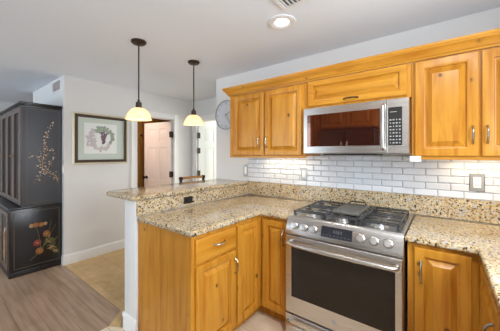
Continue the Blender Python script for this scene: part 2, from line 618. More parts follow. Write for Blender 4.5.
struct('wall_room', MB().box(-2.86, -2.80, YF + .12, 3.0, 0, H), M['wall'], 'wall between the two rooms beyond the hall')
ws = MB()
ws.box(-5.6, -5.1, -6.1, -5.95, 0, H).box(-1.3, XR + .12, -6.1, -5.95, 0, H).box(-5.1, -1.3, -6.1, -5.95, 2.3, H)
struct('wall_south', ws, M['wall'], 'living room wall with a wide glass door opening')
wr = MB()
wr.box(XR, XR + .12, -1.10, 0, 0, H).box(XR, XR + .12, -6.1, -2.30, 0, H).box(XR, XR + .12, -2.30, -1.10, 0, 1.12).box(XR, XR + .12, -2.30, -1.10, 2.12, H)
struct('wall_right', wr, M['wall'], 'right kitchen wall with a window over the counter')
struct('wall_galley', MB().box(-1.0, XR, -3.55, -3.43, 0, H), M['wall'], 'wall behind the refrigerator')

win = MB()
for a, b_ in ((-2.30, -2.26), (-1.14, -1.10), (-1.72, -1.68)):
    win.box(XR + .02, XR + .09, a, b_, 1.12, 2.12)
win.box(XR + .02, XR + .09, -2.30, -1.10, 1.12, 1.16).box(XR + .02, XR + .09, -2.30, -1.10, 2.08, 2.12)
struct('window_1', win, M['trim'], 'white framed kitchen window in the right wall')
gw = MB()
for a in (-5.1, -3.84, -2.56, -1.36):
    gw.box(a, a + .06, -6.05, -5.98, 0, 2.3)
gw.box(-5.1, -1.3, -6.05, -5.98, 2.24, 2.3)
struct('window_2', gw, M['trim'], 'white framed living room glass doors')

# baseboards
def bb(u0, u1, fn):
    m = MB()
    m.profile([(0, 0), (.014, 0), (.014, .095), (.010, .112), (.006, .122), (0, .125)], u0, u1, fn)
    return m
struct('baseboard_left', bb(-1.29, -0.444, lambda u, a, b: (XL + a, u, b)), M['trim'], 'white baseboard under the framed picture')
struct('baseboard_vent', bb(-2.853, XL + .014, lambda u, a, b: (u, -1.29 - a, b)), M['trim'], 'white baseboard wrapping the wall corner by the cabinet')
struct('baseboard_far', bb(0.45, YF, lambda u, a, b: (XL + a, u, b)), M['trim'], 'white baseboard between the two doors')

# door casings
def casing(name, face, n0, u0, u1, ztop, wdt, label):
    m = MB()
    rg = [(0, .012), (.004, .018), (.012, .018), (.02, .014)]
    for a, b_, z0, z1 in ((u0 - wdt, u0, 0, ztop + wdt), (u1, u1 + wdt, 0, ztop + wdt), (u0, u1, ztop, ztop + wdt)):
        m.rings(face, n0, a, b_, z0, z1, rg)
    return struct(name, m, M['trim'], label)
casing('trim_1', 'right', XL, -0.35, 0.323, 1.985, 0.095, 'white casing around the first hall door')
casing('trim_2', 'front', YF, -2.66, -1.88, 1.985, 0.10, 'white casing around the far hall door')

# panel doors (built in door space: hinge at the origin, leaf along +x, visible face towards -y)
def door_leaf(name, width, height, loc, rz, mat, label, knob_mat, flip_knob=False, hside=1):
    m = MB()
    m.box(0.004, width, 0.004, 0.032, 0.012, height)
    st = 0.105
    mid = width / 2
    rows = [(0.2, 0.78), (0.92, 1.5), (1.62, height - 0.12)]
    # stiles and rails stand proud of the sunk panels
    for x0, x1 in ((0.004, st), (mid - .05, mid + .05), (width - st, width)):
        m.box(x0, x1, -.004, .006, 0.012, height, .001, 1)
    for z0, z1 in ((0.012, .2), (.78, .92), (1.5, 1.62), (height - .12, height)):
        m.box(st, mid - .05, -.004, .006, z0, z1, .001, 1)
        m.box(mid + .05, width - st, -.004, .006, z0, z1, .001, 1)
    for x0, x1 in ((st, mid - .05), (mid + .05, width - st)):
        for z0, z1 in rows:
            m.rings('front', 0.004, x0 + .012, x1 - .012, z0 + .012, z1 - .012, [(0, 0.0), (.03, .007)])
    for x0, x1 in ((0.004, st), (mid - .05, mid + .05), (width - st, width)):
        m.box(x0, x1, .030, .040, 0.012, height, .001, 1)
    for z0, z1 in ((0.012, .2), (.78, .92), (1.5, 1.62), (height - .12, height)):
        m.box(st, mid - .05, .030, .040, z0, z1, .001, 1)
        m.box(mid + .05, width - st, .030, .040, z0, z1, .001, 1)
    for x0, x1 in ((st, mid - .05), (mid + .05, width - st)):
        for z0, z1 in rows:
            m.rings('back', 0.032, x0 + .012, x1 - .012, z0 + .012, z1 - .012, [(0, 0.0), (.03, .007)])
    o = build(name, m, mat, None, local=True)
    o.location = loc
    o.rotation_euler = (0, 0, rz)
    o['kind'] = 'structure'
    o['label'] = label
    k = MB()
    k.lathe([(.03, 0), (.03, .006), (.012, .01), (.011, .035), (.024, .042), (.029, .055), (.024, .068), (0, .072)], (width - .06, -.004, 0.96), (0, -1, 0), 18)
    k.lathe([(.03, 0), (.03, .006), (.012, .01), (.011, .035), (.024, .042), (.029, .055), (.024, .068), (0, .072)], (width - .06, .040, 0.96), (0, 1, 0), 18)
    kb = build('door_knob', k, knob_mat, o, local=True)
    kb['label'] = 'dark bronze door knob'
    for z in (1.03, 1.73) + ((1.45,) if flip_knob else ()):
        h = MB()
        h.box(-.006, .004, -.006, .042, z - .05, z + .05, .001, 1)
        h.tube([(-.006, .018 - .030 * hside, z - .055), (-.006, .018 - .030 * hside, z + .055)], .011, 8)
        h.box(0, .038, .018 - .0225 * hside - .0025, .018 - .0225 * hside + .0025, z - .05, z + .05)
        build('hinge', h, M['bronze'], o, local=True)
    return o
# door 1: hinged on its right jamb, a little open towards the hall
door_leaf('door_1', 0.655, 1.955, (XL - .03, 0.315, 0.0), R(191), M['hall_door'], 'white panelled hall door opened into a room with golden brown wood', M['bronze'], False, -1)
door_leaf('door_2', 0.76, 1.975, (-2.645, YF + .02, 0.0), R(76), M['hall_door_cool'], 'white panelled door at hall end, swung open', M['bronze'], True)

# wooden wardrobe in the room behind door 1
t = thing('wardrobe', (-3.9, 0.2, 0), 'golden brown wooden wardrobe glimpsed behind the opened first hall door', 'wardrobe')
build('body', MB().box(-4.2, -3.62, -0.95, 1.7, 0, 2.3, .004), M['closet_wood'], t)
for y0, y1, ky in ((-0.94, .19, .15), (.20, .95, .9), (.96, 1.69, 1.0)):
    d = build('door', MB().rings('right', -3.62, y0, y1, .05, 2.25, [(0, .018), (.07, .02), (.075, .012), (.1, .018)]), M['closet_wood'], t)
    build('knob', MB().lathe([(.014, 0), (.014, .015), (.026, .022), (.024, .034), (0, .038)], (-3.60, ky, 1.74), (1, 0, 0), 14), M['bronze'], d)

# ------------------------------------------------------------------ pony wall, granite, counters
m = MB().box(-1.08, -0.905, -1.375, 0, 0, 1.028, .004)
struct('wall_pony', m, M['wall'], 'white half wall carrying the raised bar')
bbp = [(0, 0), (.014, 0), (.014, .095), (.010, .112), (.006, .122), (0, .125)]
m = MB()
m.profile(bbp, -1.094, -0.891, lambda u, a, b: (u, -1.375 - a, b))
m.profile(bbp, -1.389, 0, lambda u, a, b: (-1.08 - a, u, b))
struct('baseboard_pony', m, M['trim'], 'white baseboard around the half wall end')

def arc(cx, cy, r, a0, a1, n=6):
    return [(cx + r * math.cos(R(a0 + (a1 - a0) * i / n)), cy + r * math.sin(R(a0 + (a1 - a0) * i / n))) for i in range(n + 1)]
ledge = arc(-1.315, -1.312, .095, 180, 270) + arc(-.915, -1.387, .02, 270, 360, 3) + [(-.895, -.001), (-1.41, -.001)]
tag(build('bar_ledge', MB().prism(ledge, 1.028, 1.064, .014, 4), M['granite']), 'raised granite bar top with rounded end on the white half wall', 'bar top')
tag(build('granite_splash', MB().box(-.905, -.887, -1.372, -.022, .916, 1.027), M['granite']), 'granite upstand between peninsula counter and raised bar', 'backsplash')
tag(build('granite_splash', MB().box(-.886, XR - .002, -.021, -.001, .916, 1.066, .002, 1), M['granite']), 'granite upstand along the tiled wall behind the range', 'backsplash')

CT0, CT1 = .876, .914
cl = [(-.886, -1.371), (-.269, -1.371), (-.259, -1.361), (-.259, -.668), (-.244, -.653), (-.004, -.653), (-.004, -.022), (-.886, -.022)]
tag(build('countertop', MB().prism(cl, CT0, CT1, .012, 4), M['granite']), 'L-shaped granite countertop of peninsula left of the range', 'countertop')
cr = [(.766, -.022), (.766, -.653), (1.066, -.653), (1.08, -.667), (1.08, -2.9), (XR - .002, -2.9), (XR - .002, -.022)]
tag(build('countertop', MB().prism(cr, CT0, CT1, .012, 4), M['granite']), 'granite countertop right of the range, turning towards the viewer', 'countertop')

# tiled backsplash
m = MB()
m.box(-.895, XR - .001, -.006, -.0005, 1.0665, 1.372, mat=1)
tw, th_, g = .1505, .0525, .0035
row, z = 0, 1.0665
while z < 1.372:
    x = -.895 - (tw / 2 if row % 2 else 0)
    z1 = min(z + th_ - g, 1.372)
    while x < XR - .01:
        a, b_ = max(x, -.895), min(x + tw - g, XR - .002)
        if b_ - a > .012 and z1 - z > .012:
            m.rings('front', -.006, a, b_, z, z1, [(0, .002), (.006, .0085)])
        x += tw
    z += th_
    row += 1
struct('trim_3', m, [M['subway'], M['grout']], 'glazed white brick-pattern wall tile above granite upstand')

# ------------------------------------------------------------------ cabinets
RP = lambda st: [(0, .016), (.004, .020), (st - .008, .020), (st, .016), (st + .002, .006), (st + .008, .004), (st + .036, .0185), (st + .0375, .021)]
def pull(face, n0, u, v, length, horizontal, parent, mat=None):
    """arched bar pull"""
    P = {'front': lambda u_, v_, n: (u_, n0 - n, v_), 'right': lambda u_, v_, n: (n0 + n, u_, v_), 'left': lambda u_, v_, n: (n0 - n, u_, v_)}[face]
    pts, rr = [], []
    n = 12
    for i in range(n + 1):
        s = i / n * 2 - 1
        h = .028 * (1 - s ** 4) + .002
        a = s * length / 2
        pts.append(P(u + a, v, h) if horizontal else P(u, v + a, h))
        rr.append(.0045 + .0015 * (1 - abs(s)) + (.003 if abs(s) > .95 else 0))
    m = MB().tube(pts, rr, 10)
    return build('handle', m, mat or M['nickel'], parent)
def cab_door(name, face, n0, u0, u1, v0, v1, parent, st=.05, mat='pine'):
    return build(name, MB().rings(face, n0, u0, u1, v0, v1, RP(st)), M[mat], parent)
def flat_drawer(name, face, n0, u0, u1, v0, v1, parent, mat='pine_y'):
    return build(name, MB().rings(face, n0, u0, u1, v0, v1, [(0, .013), (.006, .018), (.016, .020)]), M[mat], parent)

FX = -.285     # peninsula face frame
FY = -.612     # back run face frame
TOP = .8755
# peninsula drawer cabinet
t = thing('base_cabinet', (-.59, -1.15, 0), 'knotty pine peninsula end cabinet with one drawer above a door', 'base cabinet', None)
build('body', MB().box(-.893, FX, -1.345, -.944, .10, TOP, .002, 1).box(-.893, FX - .07, -1.343, -.944, 0, .10), M['pine'], t)
build('end_panel', MB().box(-.903, FX + .001, -1.358, -1.3455, 0.0, TOP, .002, 1), M['pine'], t)
d = flat_drawer('drawer', 'right', FX, -1.329, -.952, .695, .852, t)
pull('right', FX + .02, -1.13, .785, .10, True, d)
d = cab_door('door', 'right', FX, -1.329, -.952, .115, .680, t)
pull('right', FX + .02, -.968, .57, .11, False, d)
# corner cabinet
t = thing('base_cabinet', (-.55, -.5, 0), 'L-shaped pine corner cabinet with two tall doors meeting in the inside corner', 'base cabinet', None)
m = MB().prism([(-.893, -.942), (FX, -.942), (FX, FY), (-.012, FY), (-.012, -.024), (-.893, -.024)], .10, TOP)
m.prism([(-.893, -.942), (FX - .07, -.942), (FX - .07, FY + .07), (-.012, FY + .07), (-.012, -.024), (-.893, -.024)], 0, .10)
build('body', m, M['pine'], t)
cab_door('door', 'right', FX, -.93, -.655, .115, .846, t)
d = cab_door('door', 'front', FY, -.258, -.030, .115, .846, t)
pull('front', FY - .02, -.052, .725, .12, False, d)
# right base cabinet
t = thing('base_cabinet', (.94, -.35, 0), 'pine base cabinet with one door right of the range', 'base cabinet', None)
build('body', MB().box(.774, 1.10, FY, -.024, .10, TOP, .002, 1).box(.774, 1.10, FY + .07, -.024, 0, .10), M['pine'], t)
d = cab_door('door', 'front', FY, .808, 1.06, .115, .85, t)
pull('front', FY - .02, .842, .715, .12, False, d)
# right run, seen edge-on under the counter overhang
t = thing('base_cabinet', (1.42, -1.7, 0), 'pine base cabinets seen edge-on under the right counter overhang', 'base cabinet', None)
build('body', MB().box(1.104, XR - .002, -2.88, -.024, .10, TOP, .002, 1).box(1.175, XR - .002, -2.88, -.024, 0, .10), M['pine'], t)
for y0, y1 in ((-1.16, -.69), (-1.64, -1.18), (-2.12, -1.66), (-2.6, -2.14)):
    d = cab_door('door', 'left', 1.104, y0, y1, .115, .846, t)
    pull('left', 1.084, y0 + .04, .72, .12, False, d)

# uppers
UY, UB, UT = -.336, 1.349, 2.006
def upper(x0, x1, z0, label, doors, st, hz=1.505, horizontal=False):
    t = thing('wall_cabinet', ((x0 + x1) / 2, UY / 2, z0), label, 'wall cabinet', None)
    zb = z0 + .023 if z0 == UB else z0
    build('body', MB().box(x0, x1, UY, -.008, zb, UT, .002, 1), M['pine'], t)
    if z0 == UB:
        build('light_rail', MB().box(x0, x1, UY, UY + .018, z0, zb, .002, 1), M['pine_x'], t)
        build('end_rail', MB().box(x0, x0 + .018, UY + .018, -.008, z0, zb, .002, 1), M['pine_y'], t)
    for (a, b_, v0, v1, hu, hh) in doors:
        d = cab_door('door', 'front', UY, a, b_, v0, v1, t, st, 'pine_x' if horizontal else 'pine')
        pull('front', UY - .02, hu, hh, .10, horizontal, d, M['bronze'] if horizontal else None)
    return t
upper(-.884, -.001, UB, 'left pine wall cabinet with two doors beside the wall clock',
      [(-.82, -.437, 1.376, 1.985, -.478, 1.50), (-.415, -.035, 1.376, 1.99, -.39, 1.50)], .045)
upper(.0, .771, 1.772, 'short pine wall cabinet with one wide door above the microwave',
      [(.026, .746, 1.79, 2.0, .38, 1.815)], .045, 0, True)
upper(.772, 1.46, UB, 'right pine wall cabinet with two tall doors above the outlet',
      [(.792, 1.110, 1.372, 1.998, 1.083, 1.50), (1.122, 1.44, 1.372, 1.998, 1.147, 1.50)], .055)

# crown moulding over all uppers
prof = [(0, 2.0065), (.012, 2.0065), (.016, 2.018), (.024, 2.022), (.028, 2.034), (.040, 2.050), (.052, 2.060), (.054, 2.068), (.060, 2.074), (.062, 2.088), (0, 2.088)]
b = bmesh.new()
A = [b.verts.new((-.884 - d_, -.008, z_)) for d_, z_ in prof]
B = [b.verts.new((-.884 - d_, UY - d_, z_)) for d_, z_ in prof]
Cc = [b.verts.new((XR - .002, UY - d_, z_)) for d_, z_ in prof]
n = len(prof)
for P_, Q_ in ((A, B), (B, Cc)):
    for i in range(n):
        b.faces.new((P_[i], P_[(i + 1) % n], Q_[(i + 1) % n], Q_[i]))
b.faces.new(A)
b.faces.new(Cc)
m = MB()
m._add(b, 0)
tag(build('crown_molding', m, M['pine_x']), 'knotty pine crown molding running along the top of wall cabinets', 'molding')

# under-cabinet lights
def undercab(x0, x1, label, power):
    t = thing('under_cabinet_light', ((x0 + x1) / 2, -.115, UB + .01), label, 'light', None)
    build('housing', MB().box(x0, x1, -.14, -.09, UB + .010, UB + .0228, .003), M['white_plastic'], t)
    build('lens', MB().box(x0 + .01, x1 - .01, -.135, -.095, UB + .006, UB + .0098, .001, 1), M['led'], t)
    area('under_cabinet_glow', ((x0 + x1) / 2, -.115, UB + .002), (0, 0, 0), x1 - x0 - .04, .03, power, (1.0, 0.80, 0.52))
undercab(-.62, -.12, 'slim lit strip under the left wall cabinet', 0.5)
undercab(.98, 1.40, 'slim lit strip under the right wall cabinet', 0.7)
tag(build('power_adapter', MB().box(.762, .826, -.352, -.30, 1.334, 1.372, .004), M['white_plastic']), 'small white plastic box under the right cabinet beside the microwave', 'adapter')

# ------------------------------------------------------------------ microwave
t = thing('microwave', (.38, -.2, 1.387), 'stainless steel microwave mounted above the range', 'microwave')
MF = -.395
build('body', MB().box(.004, .766, MF + .02, -.009, 1.387, 1.768, .004), M['steel'], t)
d = build('door', MB().rings('front', MF + .02, .005, .632, 1.389, 1.766, [(0, .016), (.004, .022), (.026, .022)], cap_mat=0), M['steel'], t)
build('window', MB().box(.040, .590, MF - .004, MF + .004, 1.447, 1.708, .002, 1), M['micro_glass'], d)
hm = MB().tube([(.612, MF - .002, 1.415), (.612, MF - .026, 1.432), (.612, MF - .032, 1.50), (.612, MF - .034, 1.57), (.612, MF - .032, 1.65), (.612, MF - .026, 1.715), (.612, MF - .002, 1.732)], .012, 12)
build('handle', hm, M['steel_z'], d)
cp = build('control_panel', MB().rings('front', MF + .02, .634, .765, 1.389, 1.766, [(0, .016), (.004, .022)]), M['steel'], t)
kp = build('keypad', MB().box(.640, .724, MF - .0045, MF, 1.445, 1.706, .001, 1), M['glass_black'], cp)
m = MB()
for r_ in range(8):
    for c_ in range(4):
        x, z = .652 + c_ * .0185, 1.462 + r_ * .0225
        wd = .011 if (r_ + c_) % 3 else .006
        m.box(x - wd / 2 + .003, x + wd / 2 + .003, MF - .0056, MF - .004, z - .004, z + .004)
build('clock_readout', MB().box(.652, .692, MF - .0056, MF - .004, 1.672, 1.676), M['grey_mark'], kp)
build('key_legend', m, M['grey_mark'], kp)
build('vent', MB().box(.16, .56, -.36, -.10, 1.377, 1.3875, .002, 1), M['black'], t)

# ------------------------------------------------------------------ range
t = thing('gas_range', (.38, -.34, 0), 'stainless steel gas range with six knobs set into the counter', 'range')
X0, X1 = .002, .760
build('body', MB().box(X0, X1, -.655, -.03, .03, .905, .002, 1), M['steel'], t)
for x in (X0 + .05, X1 - .05):
    for y in (-.60, -.1):
        build('foot', MB().lathe([(.018, 0), (.018, .01), (.01, .014), (.01, .031)], (x, y, 0), seg=14), M['black'], t)
ck = MB()
ck.rings('up', .905, X0 - .003, X1 + .003, -.652, -.026, [(0, .010), (.004, .014), (.028, .014), (.036, .006)])
top = build('cooktop', ck, [M['steel']], t)
build('burner_tray', MB().box(X0 + .034, X1 - .034, -.617, -.06, .908, .9125), M['enamel'], top)
# sloped control panel
pp = [(-.640, .918), (-.652, .914), (-.660, .905), (-.694, .803), (-.694, .793), (-.655, .793), (-.640, .85)]
build('control_panel', MB().profile(pp, X0 - .001, X1 + .001, lambda u, a, b: (u, a, b)), M['steel'], t)
cpan = t.children[-1]
nrm = Vector((0, -.102, .034)).normalized()
nrm = Vector((0, -(.905 - .803), -(-.694 + .660) * -1)).normalized()
nrm = Vector((0, -.949, .316))
def on_panel(x, s, h=0):
    return Vector((x, -.660 + (-.694 + .660) * s, .905 + (.803 - .905) * s)) + nrm * h
for x in (.072, .145, .218, .530, .607, .684):
    k = build('knob', MB().lathe([(.0255, 0), (.0255, .006), (.022, .008), (.0215, .028), (.019, .032), (0, .033)], on_panel(x, .5), nrm, 24), M['alu'], t)
    build('knob_ring', MB().lathe([(.028, -.001), (.028, .004), (.0245, .005), (.0245, -.001)], on_panel(x, .5), nrm, 24), M['black'], k)
rotx = Matrix.Rotation(math.atan2(.034, .102) * -1, 4, 'X')
def panel_box(x0, x1, s0, s1, h0, h1, mat):
    b = bmesh.new()
    vs = [b.verts.new(on_panel(x, s, h)) for h in (h0, h1) for x, s in ((x0, s0), (x1, s0), (x1, s1), (x0, s1))]
    for f in ((0, 1, 2, 3), (4, 5, 6, 7), (0, 1, 5, 4), (1, 2, 6, 5), (2, 3, 7, 6), (3, 0, 4, 7)):
        b.faces.new([vs[i] for i in f])
    q = MB()
    q._add(b, 0)
    return q
disp = build('display', panel_box(.272, .478, .16, .82, 0, .0015, 0), M['display'], t)
m = panel_box(.385, .392, .35, .55, .0015, .0022, 0)
for i in range(4):
    q = panel_box(.355 + i * .016, .365 + i * .016, .34, .52, .0015, .0022, 0)
    me = bpy.data.meshes.new('tmp'); q.bm.to_mesh(me); m.bm.from_mesh(me); bpy.data.meshes.remove(me)
for i in range(8):
    q = panel_box(.285 + i * .024, .297 + i * .024, .66, .72, .0015, .0022, 0)
    me = bpy.data.meshes.new('tmp'); q.bm.to_mesh(me); m.bm.from_mesh(me); bpy.data.meshes.remove(me)
build('display_digits', m, M['digits'], disp)
# oven door
RF = -.655
d = build('oven_door', MB().rings('front', RF, X0, X1, .208, .782, [(0, .036), (.005, .042)]), M['steel'], t)
build('oven_window', MB().rings('front', RF - .042, .052, .722, .335, .700, [(0, .001), (.002, .003)], back=-.004), M['glass_oven'], d)
hp = [(.03, RF - .04, .735), (.032, RF - .075, .735)] + [(.05 + .66 * i / 10, RF - .088 - .012 * math.sin(math.pi * i / 10), .735) for i in range(11)] + [(.728, RF - .075, .735), (.730, RF - .04, .735)]
build('handle', MB().tube(hp, .0145, 12), M['steel'], d)
bdg = MB().lathe([(.0165, 0), (.0165, .0015), (.014, .0025), (0, .0025)], (.372, RF - .042, .272), (0, -1, 0), 24)
bd = build('badge', bdg, M['grey_mark'], d)
sc = MB()
for i in range(4):
    a0 = i * math.pi / 2
    sc.tube([(.372 + .0105 * math.cos(a0 + q * .25) , RF - .0448, .272 + .0105 * math.sin(a0 + q * .25)) for q in range(5)], .0008, 6)
sc.tube([(.3665, RF - .0448, .275), (.3685, RF - .0448, .270), (.3715, RF - .0448, .275), (.3735, RF - .0448, .270), (.3765, RF - .0448, .275)], .0008, 6)
build('badge_script', sc, M['plate'], bd)
# warming drawer
d = build('drawer', MB().rings('front', RF, X0, X1, .045, .196, [(0, .036), (.005, .042)]), M['steel'], t)
hp = [(.03, RF - .04, .150), (.032, RF - .072, .150)] + [(.05 + .66 * i / 10, RF - .085 - .012 * math.sin(math.pi * i / 10), .150) for i in range(11)] + [(.728, RF - .072, .150), (.730, RF - .04, .150)]
build('handle', MB().tube(hp, .0145, 12), M['steel'], d)
# burners
def burner(x, y, r):
    q = build('burner', MB().lathe([(r * 1.25, 0), (r * 1.25, .004), (r, .008), (r, .020), (0, .020)], (x, y, .9125), seg=28), M['alu'], t)
    build('burner_cap', MB().lathe([(r * .9, 0), (r * .9, .005), (r * .75, .009), (0, .009)], (x, y, .9325), seg=28), M['alu'], q)
for x, y, r in ((.15, -.53, .040), (.15, -.22, .032), (.381, -.555, .036), (.381, -.25, .036), (.61, -.53, .046), (.61, -.22, .030)):
    burner(x, y, r)
# grates
def grate(x0, x1):
    m = MB()
    z = .952
    y0, y1 = -.612, -.068
    bw = .0045
    m.box(x0, x0 + .012, y0, y1, z - .009, z, .0025).box(x1 - .012, x1, y0, y1, z - .009, z, .0025)
    m.box(x0, x1, y0, y0 + .012, z - .009, z, .0025).box(x0, x1, y1 - .012, y1, z - .009, z, .0025)
    m.box(x0, x1, (y0 + y1) / 2 - bw, (y0 + y1) / 2 + bw, z - .009, z, .0025)
    for q in ((y0 + y1) / 2 - .135, (y0 + y1) / 2 + .135):
        for dx, dy in ((1, 0), (-1, 0)):
            cx = (x0 + x1) / 2
            m.box(min(cx + dx * .03, cx + dx * (x1 - x0) / 2), max(cx + dx * .03, cx + dx * (x1 - x0) / 2), q - bw, q + bw, z - .009, z + .002, .0025)
        for dy in (-.085, .085):
            m.box(x0, x1, q + dy - bw, q + dy + bw, z - .009, z, .0025)
    for q in ((x0 + x1) / 2 - bw,):
        m.box(q, q + 2 * bw, y0, y0 + .10, z - .009, z + .001, .0025)
        m.box(q, q + 2 * bw, y1 - .10, y1, z - .009, z + .001, .0025)
    for x in (x0 + .008, x1 - .008):
        for y in (y0 + .008, y1 - .008, (y0 + y1) / 2):
            m.box(x - .008, x + .008, y - .008, y + .008, .9125, z - .004, .002, 1)
    return build('grate', m, M['iron'], t)
grate(.028, .262)
grate(.266, .496)
grate(.500, .734)
# griddle resting on the middle grate
gt = thing('griddle', (.381, -.36, .954), 'grey flat griddle with looped handle on the middle burner grate', 'griddle')
build('plate', MB().rings('up', .9545, .292, .478, -.520, -.180, [(0, .012), (.004, .016), (.014, .016), (.020, .010)]), M['griddle'], gt)
for y, s in ((-.180, 1),):
    pts = [(.315, y - s * .004, .962), (.318, y + s * .022, .978), (.328, y + s * .034, .986), (.435, y + s * .034, .986), (.445, y + s * .022, .978), (.448, y - s * .004, .962)]
    build('handle', MB().tube(pts, .006, 10), M['iron'], gt)

# ------------------------------------------------------------------ outlets and switches
def wallplate(name, face, n0, u0, u1, v0, v1, label, kind, plate_mat, ins_mat, group=None):
    P = {'front': lambda u, v, n: (u, n0 - n, v), 'right': lambda u, v, n: (n0 + n, u, v)}[face]
    uc, vc = (u0 + u1) / 2, (v0 + v1) / 2
    t = thing(name, P(uc, v0, 0), label, 'outlet' if kind != 'switch' else 'switch', group)
    build('cover_plate', MB().rings(face, n0, u0, u1, v0, v1, [(0, .003), (.004, .006)]), plate_mat, t)
    iw, ih = (u1 - u0) * .25, (v1 - v0) * .30
    if kind == 'landscape':
        iw, ih = (u1 - u0) * .30, (v1 - v0) * .25
    build('insert', MB().rings(face, n0, uc - iw, uc + iw, vc - ih, vc + ih, [(0, .007), (.002, .009)]), ins_mat, t)
    if kind in ('outlet', 'landscape'):
        for s in (-1, 1):
            for e in (-1, 1):
                q = MB()
                if kind == 'outlet':
                    a, b_ = uc + e * iw * .4, vc + s * ih * .5
                    q.rings(face, n0, a - .0012, a + .0012, b_ - .006, b_ + .006, [(0, .0094)])
                else:
                    a, b_ = uc + s * iw * .5, vc + e * ih * .4
                    q.rings(face, n0, a - .006, a + .006, b_ - .0012, b_ + .0012, [(0, .0094)])
                build('slot', q, M['black'], t)
    else:
        build('rocker', MB().rings(face, n0, uc - iw * .6, uc + iw * .6, vc - ih * .8, vc + ih * .8, [(0, .010), (.003, .012)]), ins_mat, t)
    return t
wallplate('wall_outlet', 'front', -.0138, 1.088, 1.170, 1.125, 1.25, 'metal plate with white outlet on tile under right wall cabinet', 'outlet', M['plate'], M['white_plastic'])
wallplate('wall_switch', 'front', -.0138, -.203, -.133, 1.125, 1.245, 'metal plate switch on the tile left of the range', 'switch', M['plate'], M['white_plastic'])
wallplate('wall_switch', 'front', -.0005, -.965, -.899, 1.12, 1.26, 'metal plate switch at left edge of the tile near the bar', 'switch', M['plate'], M['white_plastic'])
wallplate('wall_outlet', 'right', -.887, -.945, -.845, .940, 1.000, 'dark outlet in granite upstand below the raised bar', 'landscape', M['black'], M['black'])
wallplate('wall_switch', 'front', -1.29, -2.856, -2.806, 1.14, 1.25, 'white switch plate beside the black cabinet', 'switch', M['white_plastic'], M['white_plastic'])

# ------------------------------------------------------------------ pendants
def pendant(loc, label, zs):
    t = thing('pendant_lamp', loc, label, 'pendant lamp', None)
    x, y, _ = loc
    build('canopy', MB().lathe([(.062, H - .0005), (.062, H - .012), (.05, H - .024), (.012, H - .032), (0, H - .032)], (x, y, 0), seg=28), M['bronze'], t)
    build('rod', MB().tube([(x, y, H - .03), (x, y, zs + .16)], .006, 10), M['bronze'], t)
    build('socket', MB().lathe([(0, zs + .17), (.010, zs + .17), (.012, zs + .15), (.024, zs + .148), (.026, zs + .10), (.034, zs + .098), (.034, zs + .088), (0, zs + .088)], (x, y, 0), seg=20), M['bronze'], t)
    pr = [(.030, zs + .100), (.050, zs + .092), (.072, zs + .074), (.090, zs + .048), (.100, zs + .020), (.107, zs + .002), (.110, zs - .002), (.104, zs), (.096, zs + .020), (.086, zs + .046), (.069, zs + .070), (.048, zs + .087), (.030, zs + .095)]
    build('shade', MB().lathe(pr, (x, y, 0), seg=40, closed=False), M['shade'], t)
    build('bulb', MB().lathe([(0, zs + .016), (.014, zs + .020), (.026, zs + .040), (.022, zs + .062), (.013, zs + .080), (.013, zs + .09), (0, zs + .09)], (x, y, 0), seg=20), M['can_glow'], t)
    ld = bpy.data.lights.new('pendant_bulb_light', 'POINT')
    ld.energy = 1.8
    ld.color = (1.0, .76, .46)
    ld.shadow_soft_size = .03
    lo = bpy.data.objects.new('pendant_bulb_light', ld)
    lo.location = (x, y, zs + .03)
    col.objects.link(lo)
pendant((-1.165, -1.21, 1.68), 'nearer pendant with lit cream glass shade over the bar end', 1.688)
pendant((-1.165, -.60, 1.68), 'farther pendant with lit cream glass shade over bar near the doors', 1.70)

# recessed ceiling lamp
def downlight(x, y, label, power):
    t = thing('recessed_light', (x, y, H), label, 'ceiling light', None)
    build('trim_ring', MB().lathe([(.105, H - .0005), (.103, H - .008), (.085, H - .012), (.074, H - .010), (.050, H - .0015), (.050, H - .0005)], (x, y, 0), seg=36, closed=False), M['vent_white'], t)
    build('lens', MB().lathe([(0, H - .004), (.050, H - .004), (.050, H - .001), (0, H - .001)], (x, y, 0), seg=32), M['can_glow'], t)
    d = bpy.data.lights.new('recessed_glow', 'AREA')
    d.shape = 'DISK'
    d.size = .1
    d.energy = power
    d.color = (1.0, .97, .92)
    o = bpy.data.objects.new('recessed_glow', d)
    o.location = (x, y, H - .014)
    col.objects.link(o)
downlight(-.011, -.727, 'round lit recessed ceiling light in front of the ceiling vent', 1.3)
downlight(1.05, -1.75, 'round recessed ceiling light over the right counter, outside the view', 13)

# ceiling vent
t = thing('ceiling_vent', (.2, -.98, H), 'white slatted air vent in the ceiling at the top edge', 'vent')
vx0, vx1, vy0, vy1 = .082, .382, -1.165, -.86
m = MB()
for a, b_, c_, d_ in ((vx0, vx1, vy0, vy0 + .03), (vx0, vx1, vy1 - .03, vy1), (vx0, vx0 + .03, vy0 + .03, vy1 - .03), (vx1 - .03, vx1, vy0 + .03, vy1 - .03)):
    m.box(a, b_, c_, d_, H - .012, H - .0005, .002, 1)
build('frame', m, M['vent_white'], t)
build('duct', MB().box(vx0 + .02, vx1 - .02, vy0 + .02, vy1 - .02, H - .003, H - .0006), M['duct_dark'], t)
for i in range(9):
    x = vx0 + .042 + i * .027
    build('slat', MB().box(-.011, .011, vy0 + .03, vy1 - .03, -.0015, .0015, mtx=Matrix.Translation((x, 0, H - .010)) @ Matrix.Rotation(R(32), 4, 'Y')), M['vent_white'], t)

